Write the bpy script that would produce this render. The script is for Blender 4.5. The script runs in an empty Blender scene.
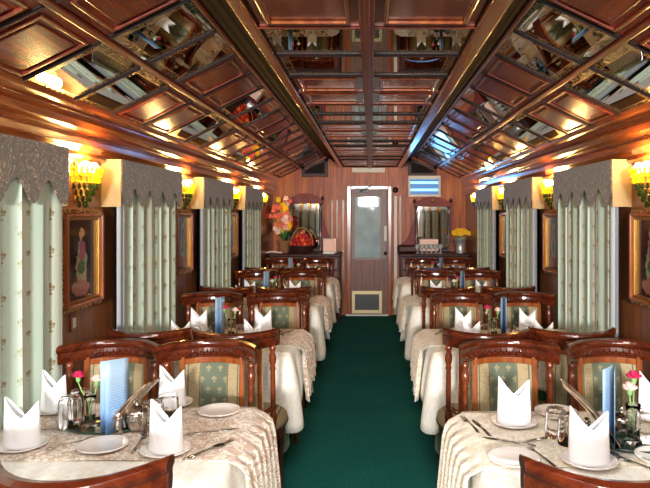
import bpy, math, random
from math import sin, cos, pi, sqrt, exp, radians
random.seed(7)
SC = bpy.context.scene
COL = SC.collection
# ------------------------------------------------------------------ camera / light / exposure
H, F, VX, VY = 1.6, 630.0, 371.0, 213.0
cd = bpy.data.cameras.new('camera'); cam = bpy.data.objects.new('camera', cd); COL.objects.link(cam)
cd.sensor_width = 36.0; cd.lens = F / 650.0 * 36.0
cd.shift_x = -(VX - 325) / 650.0; cd.shift_y = -(244 - VY) / 650.0
cd.clip_start = 0.05
cam.location = (0, 0, H); cam.rotation_euler = (pi / 2, 0, 0)
SC.camera = cam
SC.view_settings.view_transform = 'Standard'
SC.view_settings.look = 'None'
SC.view_settings.gamma = 1.0
SC.view_settings.use_curve_mapping = False
SC.view_settings.exposure = 1.08
W = bpy.data.worlds.new('world'); SC.world = W; W.use_nodes = True
W.node_tree.nodes['Background'].inputs[0].default_value = (0.9, 0.92, 1.0, 1)
W.node_tree.nodes['Background'].inputs[1].default_value = 0.3

def area(name, loc, rot, sx, sy, power, colr):
    l = bpy.data.lights.new(name, 'AREA'); l.shape = 'RECTANGLE'; l.size = sx; l.size_y = sy
    l.energy = power; l.color = colr
    o = bpy.data.objects.new(name, l); COL.objects.link(o); o.location = loc; o.rotation_euler = rot
    return o
area('saloon_light', (-0.1, -4.3, 2.05), (radians(86), 0, 0), 0.7, 0.35, 370, (1.0, 0.97, 0.93))
for _y in (-0.7, 0.5, 1.5): area('overhead_fill_light', (-0.03, _y, 2.28), (0, 0, 0), 0.5, 0.3, 8, (1.0, 0.97, 0.93))  # unseen fill lights added overhead to brighten the near tables
fl = bpy.data.lights.new('camera_flash', 'POINT'); fl.energy = 12; fl.shadow_soft_size = 0.04; fl.color = (1, 0.97, 0.95)
fo = bpy.data.objects.new('camera_flash', fl); COL.objects.link(fo); fo.location = (0.05, -0.05, 1.72)
SCONCE_W = 4.0

# ------------------------------------------------------------------ node expression helper
def lin(c):
    if isinstance(c, str):
        c = [int(c[i:i + 2], 16) / 255 for i in (0, 2, 4)]
        c = [x / 12.92 if x <= 0.04045 else ((x + 0.055) / 1.055) ** 2.4 for x in c]
    return (c[0], c[1], c[2], 1.0)

class E:
    def __init__(s, nt, sock): s.nt = nt; s.s = sock
    def op(s, o, b=None, c=None):
        n = s.nt.nodes.new('ShaderNodeMath'); n.operation = o
        for i, v in enumerate((s, b, c)):
            if v is None: continue
            if isinstance(v, E): s.nt.links.new(v.s, n.inputs[i])
            else: n.inputs[i].default_value = v
        return E(s.nt, n.outputs[0])
    def __add__(s, b): return s.op('ADD', b)
    __radd__ = __add__
    def __sub__(s, b): return s.op('SUBTRACT', b)
    def __mul__(s, b): return s.op('MULTIPLY', b)
    __rmul__ = __mul__
    def abs(s): return s.op('ABSOLUTE')
    def fract(s): return s.op('FRACT')
    def floor(s): return s.op('FLOOR')
    def sin(s): return s.op('SINE')
    def lt(s, b): return s.op('LESS_THAN', b)
    def gt(s, b): return s.op('GREATER_THAN', b)
    def max(s, b): return s.op('MAXIMUM', b)
    def min(s, b): return s.op('MINIMUM', b)
    def mod2(s): return (s * 0.5).fract() * 2.0
    def smooth(s, a, b):
        n = s.nt.nodes.new('ShaderNodeMapRange'); n.interpolation_type = 'SMOOTHSTEP'
        s.nt.links.new(s.s, n.inputs[0]); n.inputs[1].default_value = a; n.inputs[2].default_value = b
        return E(s.nt, n.outputs[0])

class Mat:
    def __init__(s, name, col='808080', rough=0.5, metal=0.0, **kw):
        s.m = bpy.data.materials.new(name); s.m.use_nodes = True; s.nt = s.m.node_tree
        s.b = s.nt.nodes['Principled BSDF']
        s.set('Base Color', col); s.set('Roughness', rough); s.set('Metallic', metal)
        s.tc = s.nt.nodes.new('ShaderNodeTexCoord')
        for k, v in kw.items(): s.set(k.replace('_', ' '), v)
    def set(s, k, v):
        i = s.b.inputs[k]
        if isinstance(v, E): s.nt.links.new(v.s, i)
        elif isinstance(v, (str, tuple)): i.default_value = lin(v)
        elif hasattr(v, 'links'): s.nt.links.new(v, i)
        else: i.default_value = v
    def xyz(s, kind='Object', scale=(1, 1, 1)):
        n = s.nt.nodes.new('ShaderNodeSeparateXYZ'); s.nt.links.new(s.tc.outputs[kind], n.inputs[0])
        return [E(s.nt, n.outputs[i]) for i in range(3)]
    def vec(s, kind='Object', scale=(1, 1, 1)):
        m = s.nt.nodes.new('ShaderNodeMapping'); s.nt.links.new(s.tc.outputs[kind], m.inputs[0])
        m.inputs['Scale'].default_value = scale
        return m.outputs[0]
    def noise(s, scale=5, detail=3, kind='Object', sc=(1, 1, 1), dist=0.0):
        n = s.nt.nodes.new('ShaderNodeTexNoise'); s.nt.links.new(s.vec(kind, sc), n.inputs['Vector'])
        n.inputs['Scale'].default_value = scale; n.inputs['Detail'].default_value = detail
        n.inputs['Distortion'].default_value = dist
        return E(s.nt, n.outputs[0])
    def voro(s, scale=5, kind='Object', sc=(1, 1, 1), feature='F1'):
        n = s.nt.nodes.new('ShaderNodeTexVoronoi'); n.feature = feature
        s.nt.links.new(s.vec(kind, sc), n.inputs['Vector']); n.inputs['Scale'].default_value = scale
        return E(s.nt, n.outputs['Distance'])
    def mix(s, f, a, b):
        n = s.nt.nodes.new('ShaderNodeMix'); n.data_type = 'RGBA'
        if isinstance(f, E): s.nt.links.new(f.s, n.inputs[0])
        else: n.inputs[0].default_value = f
        for v, i in ((a, 6), (b, 7)):
            if isinstance(v, (str, tuple)): n.inputs[i].default_value = lin(v)
            else: s.nt.links.new(v, n.inputs[i])
        return n.outputs[2]
    def bump(s, h, strength=0.3, dist=0.01):
        n = s.nt.nodes.new('ShaderNodeBump'); n.inputs['Strength'].default_value = strength
        n.inputs['Distance'].default_value = dist; s.nt.links.new(h.s, n.inputs['Height'])
        s.nt.links.new(n.outputs[0], s.b.inputs['Normal'])

def wood(name, a, b, rough=0.25, axis=0, coat=0.6, scale=1.0, bump=0.08):
    m = Mat(name, a, rough)
    sc = [14, 14, 14]; sc[axis] = 1.2
    n = m.noise(2.2 * scale, 5, 'Object', tuple(sc), 0.6)
    n2 = m.noise(1.3, 2)
    m.set('Base Color', m.mix((n * 0.75 + n2 * 0.25).smooth(0.32, 0.68), a, b))
    m.set('Coat Weight', coat); m.set('Coat Roughness', 0.12)
    m.bump(n, bump, 0.002)
    return m.m

M = {}
M['mahog'] = wood('polished_mahogany', '421508', '642810', 0.22, 0)
M['mahogz'] = wood('polished_mahogany_upright', '54200e', '7e3a1c', 0.24, 2)
M['amber'] = wood('amber_polished_wood', '7c3c18', 'a25a28', 0.24, 2)
M['ceil'] = wood('ceiling_rosewood', '5a1c0e', '802e16', 0.36, 1, 0.2)
M['ceil_panel'] = wood('ceiling_panel_wood', '6a200f', '8e381c', 0.25, 1, 0.6)
M['cornice'] = wood('cornice_wood', '7a3216', 'a45a2a', 0.22, 1, 0.9)
M['lath'] = wood('ceiling_lath', '120908', '2a100c', 0.45, 1, 0.0)
M['lath'].node_tree.nodes['Principled BSDF'].inputs['Specular IOR Level'].default_value = 0.25
M['wallwood'] = wood('wall_teak', '744224', '965c34', 0.35, 2, 0.3)
M['cabinet'] = wood('dark_cabinet_wood', '2a0e0c', '42160f', 0.4, 2, 0.0)
M['red_stain'] = wood('sconce_wall_wood', '6a3a22', '8c5430', 0.3, 2)

M['cabinet'].node_tree.nodes['Principled BSDF'].inputs['Specular IOR Level'].default_value = 0.2
def back_wall():
    m = Mat('back_wall_planks', '8a5240', 0.35)
    x, y, z = m.xyz()
    n = m.noise(2.0, 4, 'Object', (10, 10, 1.0), 0.5)
    seam = ((x * 11.0).fract() - 0.5).abs().gt(0.455)
    c = m.mix(n.smooth(0.3, 0.7), '8a3c18', 'ba642a')
    c = m.mix(seam * 0.6, c, '3c1a10')
    m.set('Base Color', c); m.set('Specular IOR Level', 0.2)
    return m.m
M['backwall'] = back_wall()

def carpet():
    m = Mat('green_carpet', '0d4a44', 0.95)
    n = m.noise(60, 3); n2 = m.noise(1.6, 3); n3 = m.noise(220, 2)
    c = m.mix(n.smooth(0.3, 0.7), '10504b', '1c6c63')
    c = m.mix(n2.smooth(0.35, 0.7) * 0.35, c, '1a6a5c')
    c = m.mix(m.voro(9).lt(0.04) * 0.25, c, '5b7a5c')
    m.set('Base Color', c); m.set('Specular IOR Level', 0.15); m.bump(n3, 0.5, 0.004)
    return m.m
M['carpet'] = carpet()

def ell(x, y, cx, cy, rx, ry):
    a = (x - cx) * (1.0 / rx); b = (y - cy) * (1.0 / ry)
    return (a * a + b * b).lt(1.0)
def fleur(x, y):
    f = ell(x, y, 0, 0.22, 0.12, 0.22)
    f = f.max(ell(x, y, -0.24, 0.12, 0.13, 0.12)).max(ell(x, y, 0.24, 0.12, 0.13, 0.12))
    f = f.max(ell(x, y, 0, -0.06, 0.34, 0.05)).max(ell(x, y, 0, -0.24, 0.06, 0.18))
    return f.max(ell(x, y, 0, -0.36, 0.2, 0.06))
def motifs(u, v, pu, pv, stag=True, size=0.04):
    row = (v * (1.0 / pv)).floor()
    uu = u * (1.0 / pu) + row.mod2() * 0.5 if stag else u * (1.0 / pu)
    return fleur((uu.fract() - 0.5) * (pu / size), ((v * (1.0 / pv)).fract() - 0.5) * (pv / size))

def curtain():                                     # uv in metres of cloth
    m = Mat('mint_brocade_curtain', 'b9cdbb', 0.6)
    u, v, _ = m.xyz('UV')
    st = ((u * 3.2).fract() - 0.5).abs()
    c = m.mix(st.smooth(0.28, 0.32), 'b2c6b6', 'bfcbba')
    c = m.mix(((u * 3.2 * 8).fract()).lt(0.12) * 0.12, c, 'a4b8a6')
    big = motifs(u, v, 0.21, 0.17, False, 0.066)
    small = motifs(u + 0.105, v + 0.07, 0.21, 0.12, False, 0.042)
    sm2 = motifs(u * 1.0 + 0.08, v + 0.02, 0.15625, 0.13, True, 0.03)
    c = m.mix(small * 0.6, c, '8a7850')
    c = m.mix(sm2 * 0.2, c, '8c8058')
    c = m.mix(big * 0.85, c, '86703c')
    m.set('Base Color', c); m.set('Sheen Weight', 0.3)
    m.bump(m.noise(300, 2, 'UV'), 0.15, 0.002)
    return m.m
M['curtain'] = curtain()
M['lining'] = Mat('silver_blue_lining', '9aa0a6', 0.45, 0.1).m

def valance():
    m = Mat('embroidered_valance', '6a5f58', 0.7)
    n = m.noise(9, 2, 'Object', (1, 1, 1), 3.5)
    line = (n - 0.5).abs().lt(0.014)
    n2 = m.noise(22, 1, 'Object', (1, 1, 1), 4.0)
    l2 = (n2 - 0.5).abs().lt(0.03)
    c = m.mix(m.noise(40, 2).smooth(0.3, 0.7), '483a30', '5c4d40')
    c = m.mix(l2 * 0.25, c, '9a8460'); c = m.mix(line * 0.85, c, 'b89c70')
    c = m.mix(m.voro(26).lt(0.09) * 0.9, c, 'd8cfc4')
    m.set('Base Color', c); m.set('Sheen Weight', 0.3)
    return m.m
M['valance'] = valance()
vs = Mat('valance_side_satin', 'a8865a', 0.55)
vs.set('Base Color', vs.mix(vs.noise(8, 3).smooth(0.3, 0.7), 'a98c5e', 'bfa274')); M['valance_side'] = vs.m

def pad():
    m = Mat('fleur_upholstery', '7b8468', 0.75)
    u, v, _ = m.xyz('UV')                           # metres, u centred on the pad
    d = u.abs()
    fl_ = motifs(u, v, 0.056, 0.05, True, .034)
    c = m.mix(fl_ * 0.85, '59624f', '978c66')
    nb = m.voro(90, 'UV').lt(0.35)
    bord = m.mix(nb * 0.6, 'a0906c', '7c6c4c')
    c = m.mix(d.gt(0.062), c, bord)
    c = m.mix(((d - 0.066).abs().lt(0.003)), c, '5e5a40')
    c = m.mix(((d - 0.118).abs().lt(0.003)), c, '5e5a40')
    m.set('Base Color', c); m.set('Sheen Weight', 0.3)
    m.bump(m.noise(260, 2, 'UV'), 0.3, 0.002)
    return m.m
M['pad'] = pad()
def seatm():
    m = Mat('striped_seat_fabric', '8b8064', 0.75)
    x, y, z = m.xyz('Object')
    s1 = ((x * 9.0).fract() - 0.5).abs()
    c = m.mix(s1.lt(0.3), 'a39474', '5f6a50')
    c = m.mix(s1.lt(0.2), c, 'b3a27c'); c = m.mix(s1.lt(0.07), c, '4c4a38')
    c = m.mix(m.voro(80).lt(0.3) * 0.4, c, '6d6044')
    m.set('Base Color', c); return m.m
M['seat'] = seatm()
M['piping'] = Mat('dark_piping', '3c2a1e', 0.6).m

def damask(name, a, b, sc=16, th=0.05):
    m = Mat(name, a, 0.6)
    n = m.noise(sc, 2, 'UV', (1, 1, 1), 1.6)
    f = (n - 0.5).abs().smooth(th, th * 0.4)
    f2 = m.voro(sc * 0.8, 'UV').smooth(0.32, 0.28)
    c = m.mix(f.max(f2 * 0.6), a, b)
    m.set('Base Color', c); m.set('Sheen Weight', 0.2)
    return m.m
M['cloth'] = damask('cream_damask_cloth', 'f4f2ea', 'e8e3d4')
M['runner'] = damask('beige_lace_runner', 'c0a690', 'efe6da', 20, 0.07)
M['runner_r'] = damask('ivory_lace_runner', 'dccfb6', 'f4efe4', 20, 0.07)
gs = Mat('green_satin', '2f6b43', 0.35, Sheen_Weight=0.4); M['satin'] = gs.m
M['napkin'] = Mat('white_linen_napkin', 'f2f3f6', 0.7).m
M['china'] = Mat('white_china', 'f0e9e4', 0.12, Coat_Weight=0.6).m
M['pewter'] = Mat('brushed_silver', 'c8c8c8', 0.4, 0.7).m
M['goblet'] = Mat('goblet_glass', 'f4f6f8', 0.1, 0, Transmission_Weight=0.6).m
M['maroon'] = Mat('maroon_stained_wood', '6e1612', 0.4, Specular_IOR_Level=0.2).m
M['steel'] = Mat('polished_steel', 'c8c4bc', 0.16, 1.0).m
M['brass'] = Mat('gilded_brass', 'c89a4a', 0.28, 1.0).m
def gl(name, c, rough=0.03, ior=1.45):
    return Mat(name, c, rough, 0, Transmission_Weight=1.0, IOR=ior).m
M['glass'] = gl('clear_glass', 'ffffff', 0.04, 1.18)
M['water'] = gl('vase_water', 'eef8f4', 0.0, 1.33)
M['crystal'] = Mat('lit_amber_green_crystal', 'c9c020', 0.1, 0, Transmission_Weight=0.75, Emission_Color='d8b000', Emission_Strength=0.35).m  # weak emission stands in for bulb light glowing through the drops
M['crystal_green'] = Mat('olive_green_crystal', '3a5010', 0.08, 0, Transmission_Weight=0.5).m
M['bulb'] = Mat('lit_bulb', 'fff0c0', 0.5, 0, Emission_Color=(1.0, 0.80, 0.36), Emission_Strength=30.0).m
M['mirror'] = Mat('mirror_glass', 'e0e2e0', 0.03, 1.0).m
def etched():
    m = Mat('etched_mirror', 'c8ccc6', 0.05, 1.0)
    u, v, _ = m.xyz('UV')
    d = ((u - 0.5).abs() * 2.0).max((v - 0.5).abs() * 2.0)
    n = m.noise(26, 2, 'Object', (1, 1, 1), 2.5)
    orn = (n - 0.5).abs().lt(0.045) * d.gt(0.8)
    line = (d - 0.79).abs().lt(0.012)
    f = orn.max(line)
    m.set('Base Color', m.mix(f * 0.8, 'd8dcd8', 'c8a468'))
    m.set('Roughness', f * 0.35 + 0.012)
    return m.m
M['etched'] = etched()
M['gold'] = Mat('antique_gold', '9c7034', 0.4, 0.85).m
gm = Mat('carved_gilt_frame', 'a87c40', 0.42, 0.7)
gm.set('Base Color', gm.mix(gm.voro(60).smooth(0.2, 0.6), 'd6b070', '6e4420')); gm.bump(gm.voro(60), 0.8, 0.01)
M['gilt'] = gm.m
M['white'] = Mat('white_paint', 'd8d6d0', 0.5).m
M['grey_metal'] = Mat('grey_door_metal', '6c5650', 0.4, 0.1).m
M['black'] = Mat('black_plastic', '121214', 0.4).m
dg = Mat('frosted_door_glass', '7e98a2', 0.45, 0.0, Coat_Weight=0.15)
dg.set('Base Color', dg.mix(dg.noise(5, 4).smooth(0.3, 0.7), '6c8790', '8aa5ae')); M['door_glass'] = dg.m
M['dark_glass'] = Mat('dark_window_glass', '0c1214', 0.08).m
M['tube'] = Mat('blue_white_tube', 'c0f0ff', 0.5, 0, Emission_Color=(0.12, 0.50, 0.72), Emission_Strength=1.3).m
M['blue_grille'] = Mat('blue_lit_grille', '1a5a8e', 0.4, 0, Emission_Color=(0.01, 0.14, 0.35), Emission_Strength=0.25).m
M['petal_pink'] = Mat('crimson_pink_petals', 'c81e58', 0.6).m
M['petal_pale'] = Mat('pale_pink_petals', 'f2cfc4', 0.6).m
M['petal_white'] = Mat('white_petals', 'f0e6dc', 0.6).m
M['petal_red'] = Mat('red_petals', 'c02a20', 0.6).m
M['petal_coral'] = Mat('coral_petals', 'e6705c', 0.6).m
M['petal_yellow'] = Mat('yellow_petals', 'f0bc18', 0.6).m
M['leaf'] = Mat('green_leaves', '3c7a3a', 0.5).m
M['stem'] = Mat('pale_green_stem', '7fae6a', 0.5).m
M['terracotta'] = Mat('clay_pot', '9a6a44', 0.7).m
M['tray'] = Mat('dark_green_tray', '12382e', 0.2, Coat_Weight=0.6).m
M['redfruit'] = Mat('red_cellophane_fruit', 'b01410', 0.15, Coat_Weight=1.0).m
M['orangefruit'] = Mat('orange_fruit', 'd8541c', 0.25, Coat_Weight=1.0).m
M['wicker'] = Mat('dark_wicker', '3a1a14', 0.6).m
M['tape'] = Mat('white_crockery', 'd8d0cc', 0.4).m
bm_ = Mat('blue_menu_card', '7fa6cc', 0.35, Coat_Weight=0.3)
_u, _v, _ = bm_.xyz('UV')
_txt = ((_v * 26.0).fract().lt(0.4)) * (_u - 0.5).abs().lt(0.3) * (_v - 0.5).abs().lt(0.34) * bm_.noise(60, 1, 'UV', (1, 0.2, 1)).gt(0.5)
_c = bm_.mix(_v.smooth(0.0, 1.0), '5e8cc0', '9ab6cc')
bm_.set('Base Color', bm_.mix(_txt * 0.5, _c, 'c8d8e4')); M['menu_blue'] = bm_.m
mp = Mat('printed_menu_cover', '8a6a52', 0.25, Coat_Weight=0.5)
mp.set('Base Color', mp.mix(mp.noise(3, 3, 'UV').smooth(0.35, 0.65), 'a8927a', '5c3a26')); M['menu_photo'] = mp.m

def painting():
    m = Mat('lady_painting', '120c10', 0.15, Coat_Weight=0.4)
    u, v, _ = m.xyz('UV')
    u = u + (m.noise(9, 3, 'UV') - 0.5) * 0.22; v = v + (m.noise(13, 3, 'UV') - 0.5) * 0.1
    g = m.noise(5, 3, 'UV')
    c = m.mix(g.smooth(0.3, 0.7), '0e090d', '2a1a1e')
    robe = ell(u, v, 0.5, 0.40, 0.17, 0.36)
    rc = m.mix(m.noise(7, 3, 'UV').smooth(0.4, 0.6), '8aa07c', 'b08a80')
    c = m.mix(robe, c, rc)
    c = m.mix(ell(u, v, 0.48, 0.62, 0.1, 0.13), c, '96566a')
    c = m.mix(ell(u, v, 0.52, 0.14, 0.26, 0.1), c, '9a6a60')
    c = m.mix(ell(u, v, 0.5, 0.82, 0.075, 0.07), c, 'c29a72')
    c = m.mix(ell(u, v, 0.5, 0.4, 0.09, 0.1), c, '4c6a48')
    m.set('Base Color', c); return m.m
M['painting'] = painting()

# ------------------------------------------------------------------ mesh helper
class MB:
    def __init__(s): s.v = []; s.f = []; s.uv = {}; s.sm = []
    def add(s, vs, fs, uvs=None, smooth=False):
        o = len(s.v); s.v += [tuple(p) for p in vs]
        for f in fs: s.f.append(tuple(i + o for i in f)); s.sm.append(smooth)
        if uvs:
            for i, u in enumerate(uvs): s.uv[o + i] = u
        return s
    def box(s, x0, x1, y0, y1, z0, z1):
        v = [(x, y, z) for x in (x0, x1) for y in (y0, y1) for z in (z0, z1)]
        return s.add(v, [(0, 1, 3, 2), (4, 6, 7, 5), (0, 4, 5, 1), (2, 3, 7, 6), (0, 2, 6, 4), (1, 5, 7, 3)])
    def lathe(s, prof, x=0, y=0, z=0, n=16, sx=1, sy=1, a0=0, a1=2 * pi):
        full = abs(a1 - a0 - 2 * pi) < 1e-6; m = n if full else n + 1
        vs = []; fs = []
        for r, h in prof:
            for k in range(m):
                a = a0 + (a1 - a0) * k / n
                vs.append((x + r * cos(a) * sx, y + r * sin(a) * sy, z + h))
        for i in range(len(prof) - 1):
            for k in range(n):
                k2 = (k + 1) % m
                fs.append((i * m + k, i * m + k2, (i + 1) * m + k2, (i + 1) * m + k))
        if full:
            if prof[0][0] > 1e-5: fs.append(tuple(range(m))[::-1])
            if prof[-1][0] > 1e-5: fs.append(tuple((len(prof) - 1) * m + k for k in range(m)))
        return s.add(vs, fs, None, True)
    def tube(s, pts, r, n=8, cap=True):
        import mathutils
        V = mathutils.Vector; pts = [V(p) for p in pts]; vs = []; fs = []
        R = r if isinstance(r, (list, tuple)) else [r] * len(pts)
        up = V((0, 0, 1)); 
        d0 = (pts[1] - pts[0]).normalized()
        if abs(d0.z) > 0.9: up = V((0, 1, 0))
        for i, p in enumerate(pts):
            d = (pts[min(i + 1, len(pts) - 1)] - pts[max(i - 1, 0)]).normalized()
            a = d.cross(up).normalized(); b = a.cross(d)
            for k in range(n):
                t = 2 * pi * k / n; vs.append(p + (a * cos(t) + b * sin(t)) * R[i])
        for i in range(len(pts) - 1):
            for k in range(n):
                fs.append((i * n + k, i * n + (k + 1) % n, (i + 1) * n + (k + 1) % n, (i + 1) * n + k))
        if cap: fs += [tuple(range(n))[::-1], tuple((len(pts) - 1) * n + k for k in range(n))]
        return s.add(vs, fs, None, True)
    def sweep(s, sec, path, closed=True, smooth=False):
        """sec: list of (a,b); path: list of functions (a,b)->xyz"""
        n = len(sec); vs = []; fs = []
        for g in path:
            for a, b in sec: vs.append(g(a, b))
        for i in range(len(path) - 1):
            for k in range(n if closed else n - 1):
                fs.append((i * n + k, i * n + (k + 1) % n, (i + 1) * n + (k + 1) % n, (i + 1) * n + k))
        if closed: fs += [tuple(range(n))[::-1], tuple((len(path) - 1) * n + k for k in range(n))]
        return s.add(vs, fs, None, smooth)
    def grid(s, fn, nu, nv, uvfn=None, smooth=True):
        vs = []; uvs = []
        for j in range(nv + 1):
            for i in range(nu + 1):
                vs.append(fn(i / nu, j / nv))
                uvs.append(uvfn(i / nu, j / nv) if uvfn else (i / nu, j / nv))
        fs = [(j * (nu + 1) + i, j * (nu + 1) + i + 1, (j + 1) * (nu + 1) + i + 1, (j + 1) * (nu + 1) + i) for j in range(nv) for i in range(nu)]
        return s.add(vs, fs, uvs, smooth)
    def prism(s, poly, fn, h):
        """poly in (a,b); fn(a,b,t) -> xyz, t in 0..h"""
        n = len(poly)
        vs = [fn(a, b, 0) for a, b in poly] + [fn(a, b, h) for a, b in poly]
        fs = [tuple(range(n))[::-1], tuple(range(n, 2 * n))] + [(k, (k + 1) % n, n + (k + 1) % n, n + k) for k in range(n)]
        return s.add(vs, fs)
    def sphere(s, x, y, z, r, n=10, sz=1.0):
        return s.lathe([(max(1e-6, r * sin(pi * k / (n // 2 + 2))), -r * sz * cos(pi * k / (n // 2 + 2))) for k in range(n // 2 + 3)], x, y, z, n)
    def build(s, name, mat, parent=None, loc=None, bevel=0, solid=0, sub=0, autosm=False):
        me = bpy.data.meshes.new(name); me.from_pydata(s.v, [], s.f)
        if s.uv:
            l = me.uv_layers.new(name='UVMap')
            for lp in me.loops: l.data[lp.index].uv = s.uv.get(lp.vertex_index, (0, 0))
        me.polygons.foreach_set('use_smooth', s.sm)
        me.materials.append(M[mat] if isinstance(mat, str) else mat)
        import bmesh as B
        bm = B.new(); bm.from_mesh(me); B.ops.recalc_face_normals(bm, faces=bm.faces); bm.to_mesh(me); bm.free()
        me.update()
        o = bpy.data.objects.new(name, me); COL.objects.link(o)
        if parent: o.parent = parent
        if loc: o.location = loc
        if solid: md = o.modifiers.new('s', 'SOLIDIFY'); md.thickness = solid; md.offset = 0
        if bevel: md = o.modifiers.new('b', 'BEVEL'); md.width = bevel; md.segments = 2; md.limit_method = 'ANGLE'
        if sub: md = o.modifiers.new('u', 'SUBSURF'); md.levels = sub; md.render_levels = sub
        return o

def tag(o, label, cat, group=None):
    o['label'] = label; o['category'] = cat
    if group: o['group'] = group
    return o
def struct(o, label=None):
    o['kind'] = 'structure'
    if label: o['label'] = label
    return o
def empty(name, loc, rz=0):
    o = bpy.data.objects.new(name, None); COL.objects.link(o); o.location = loc; o.rotation_euler = (0, 0, rz)
    o.empty_display_size = 0.1
    return o
from collections import defaultdict
def kids(o): return [c for c in COL.objects if c.parent == o]
_cache = {}
def copy_thing(o, loc, rz=0, label=None, cat=None, group=None):
    if o.name not in _cache:
        _cache[o.name] = [(c, kids(c)) for c in kids(o)]
    r = o.copy(); COL.objects.link(r); r.location = loc; r.rotation_euler = (0, 0, rz)
    for c, gk in _cache[o.name]:
        d = c.copy(); COL.objects.link(d); d.parent = r
        for g in gk:
            e = g.copy(); COL.objects.link(e); e.parent = d
    if label: tag(r, label, cat or o['category'], group or o.get('group'))
    return r

TZ = 0.765                                        # top of the laid cloth
def T(px, py, z=TZ):                              # a place on a table, measured from the photograph
    Y = (H - z) * F / (py - VY); return ((px - VX) / F * Y, Y, z)

# ------------------------------------------------------------------ the saloon
XL, XR, YB, YF = -1.53, 1.48, 9.88, -4.5
CX = -0.03
WINY = [0.61, 2.38, 4.15, 5.92, 7.69]
struct(MB().box(XL - .1, XR + .1, YF, YB + .1, -0.06, 0.0).build('floor', 'carpet'))
def side_wall(name, x, s):
    w = MB()
    # wall with window openings behind the curtains
    ys = [YF]
    for c in WINY: ys += [c - 0.42, c + 0.42]
    ys.append(YB)
    xa, xb = (x - 0.06, x) if s < 0 else (x, x + 0.06)
    w.box(xa, xb, YF, YB, 0, 0.85); w.box(xa, xb, YF, YB, 1.75, 2.4)
    for i in range(0, len(ys), 2): w.box(xa, xb, ys[i], ys[i + 1], 0.85, 1.75)
    return struct(w.build(name, 'wallwood'))
side_wall('wall_left', XL, -1); side_wall('wall_right', XR, 1)
struct(MB().box(XL, XR, YF - .06, YF, 0, 2.6).build('wall_front', 'wallwood'))
n = 0
for side, x in ((-1, XL), (1, XR)):
    for c in WINY:
        n += 1
        f = MB(); xs = (x - 0.05, x - 0.005) if side < 0 else (x + 0.005, x + 0.05)
        for a, b, z0, z1 in ((c - .42, c - .38, .85, 1.75), (c + .38, c + .42, .85, 1.75), (c - .38, c + .38, .85, .89), (c - .38, c + .38, 1.71, 1.75)):
            f.box(xs[0], xs[1], a, b, z0, z1)
        w = struct(f.build('window_%d' % n, 'wallwood'))
        MB().box((x - .04) if side < 0 else (x + .03), (x - .03) if side < 0 else (x + .04), c - .38, c + .38, .89, 1.71).build('pane', 'dark_glass', w)
# back wall, following the vaulted ceiling
PKZ, PKX, DZ, DL, DR, SZ = 2.49, 0.69, 2.33, -0.45, 0.42, 2.13
SXL, SXR = -1.46, 1.41
poly = [(XL, 0), (XR, 0), (XR, 2.13), (CX + PKX + .02, 2.52), (CX - PKX - .02, 2.52), (XL, 2.13)]
struct(MB().prism(poly, lambda a, b, t: (a, YB + t, b), 0.08).build('wall_back', 'backwall'))

# cornices: stepped mouldings under the slopes
def cornice(name, s):
    xw = XL if s < 0 else XR; xi = SXL if s < 0 else SXR
    d = abs(xi - xw)
    prof = [(0, 1.88), (.02, 1.88), (.035, 1.895), (.02, 1.92), (.03, 1.935), (.045, 1.95), (.05, 1.985), (.035, 2.0), (.045, 2.015),
            (.07, 2.03), (.085, 2.06), (.085, 2.085), (.07, 2.095), (.08, 2.11), (.1, 2.125), (.11, 2.15), (.09, 2.17), (0, 2.17)]
    path = [(lambda a, b, y=y: (xw - s * a, y, b)) for y in (YF, YB)]
    return struct(MB().sweep(prof, path).build(name, 'cornice', bevel=0.004))
cornice('trim_1', -1); cornice('trim_2', 1)

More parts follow.
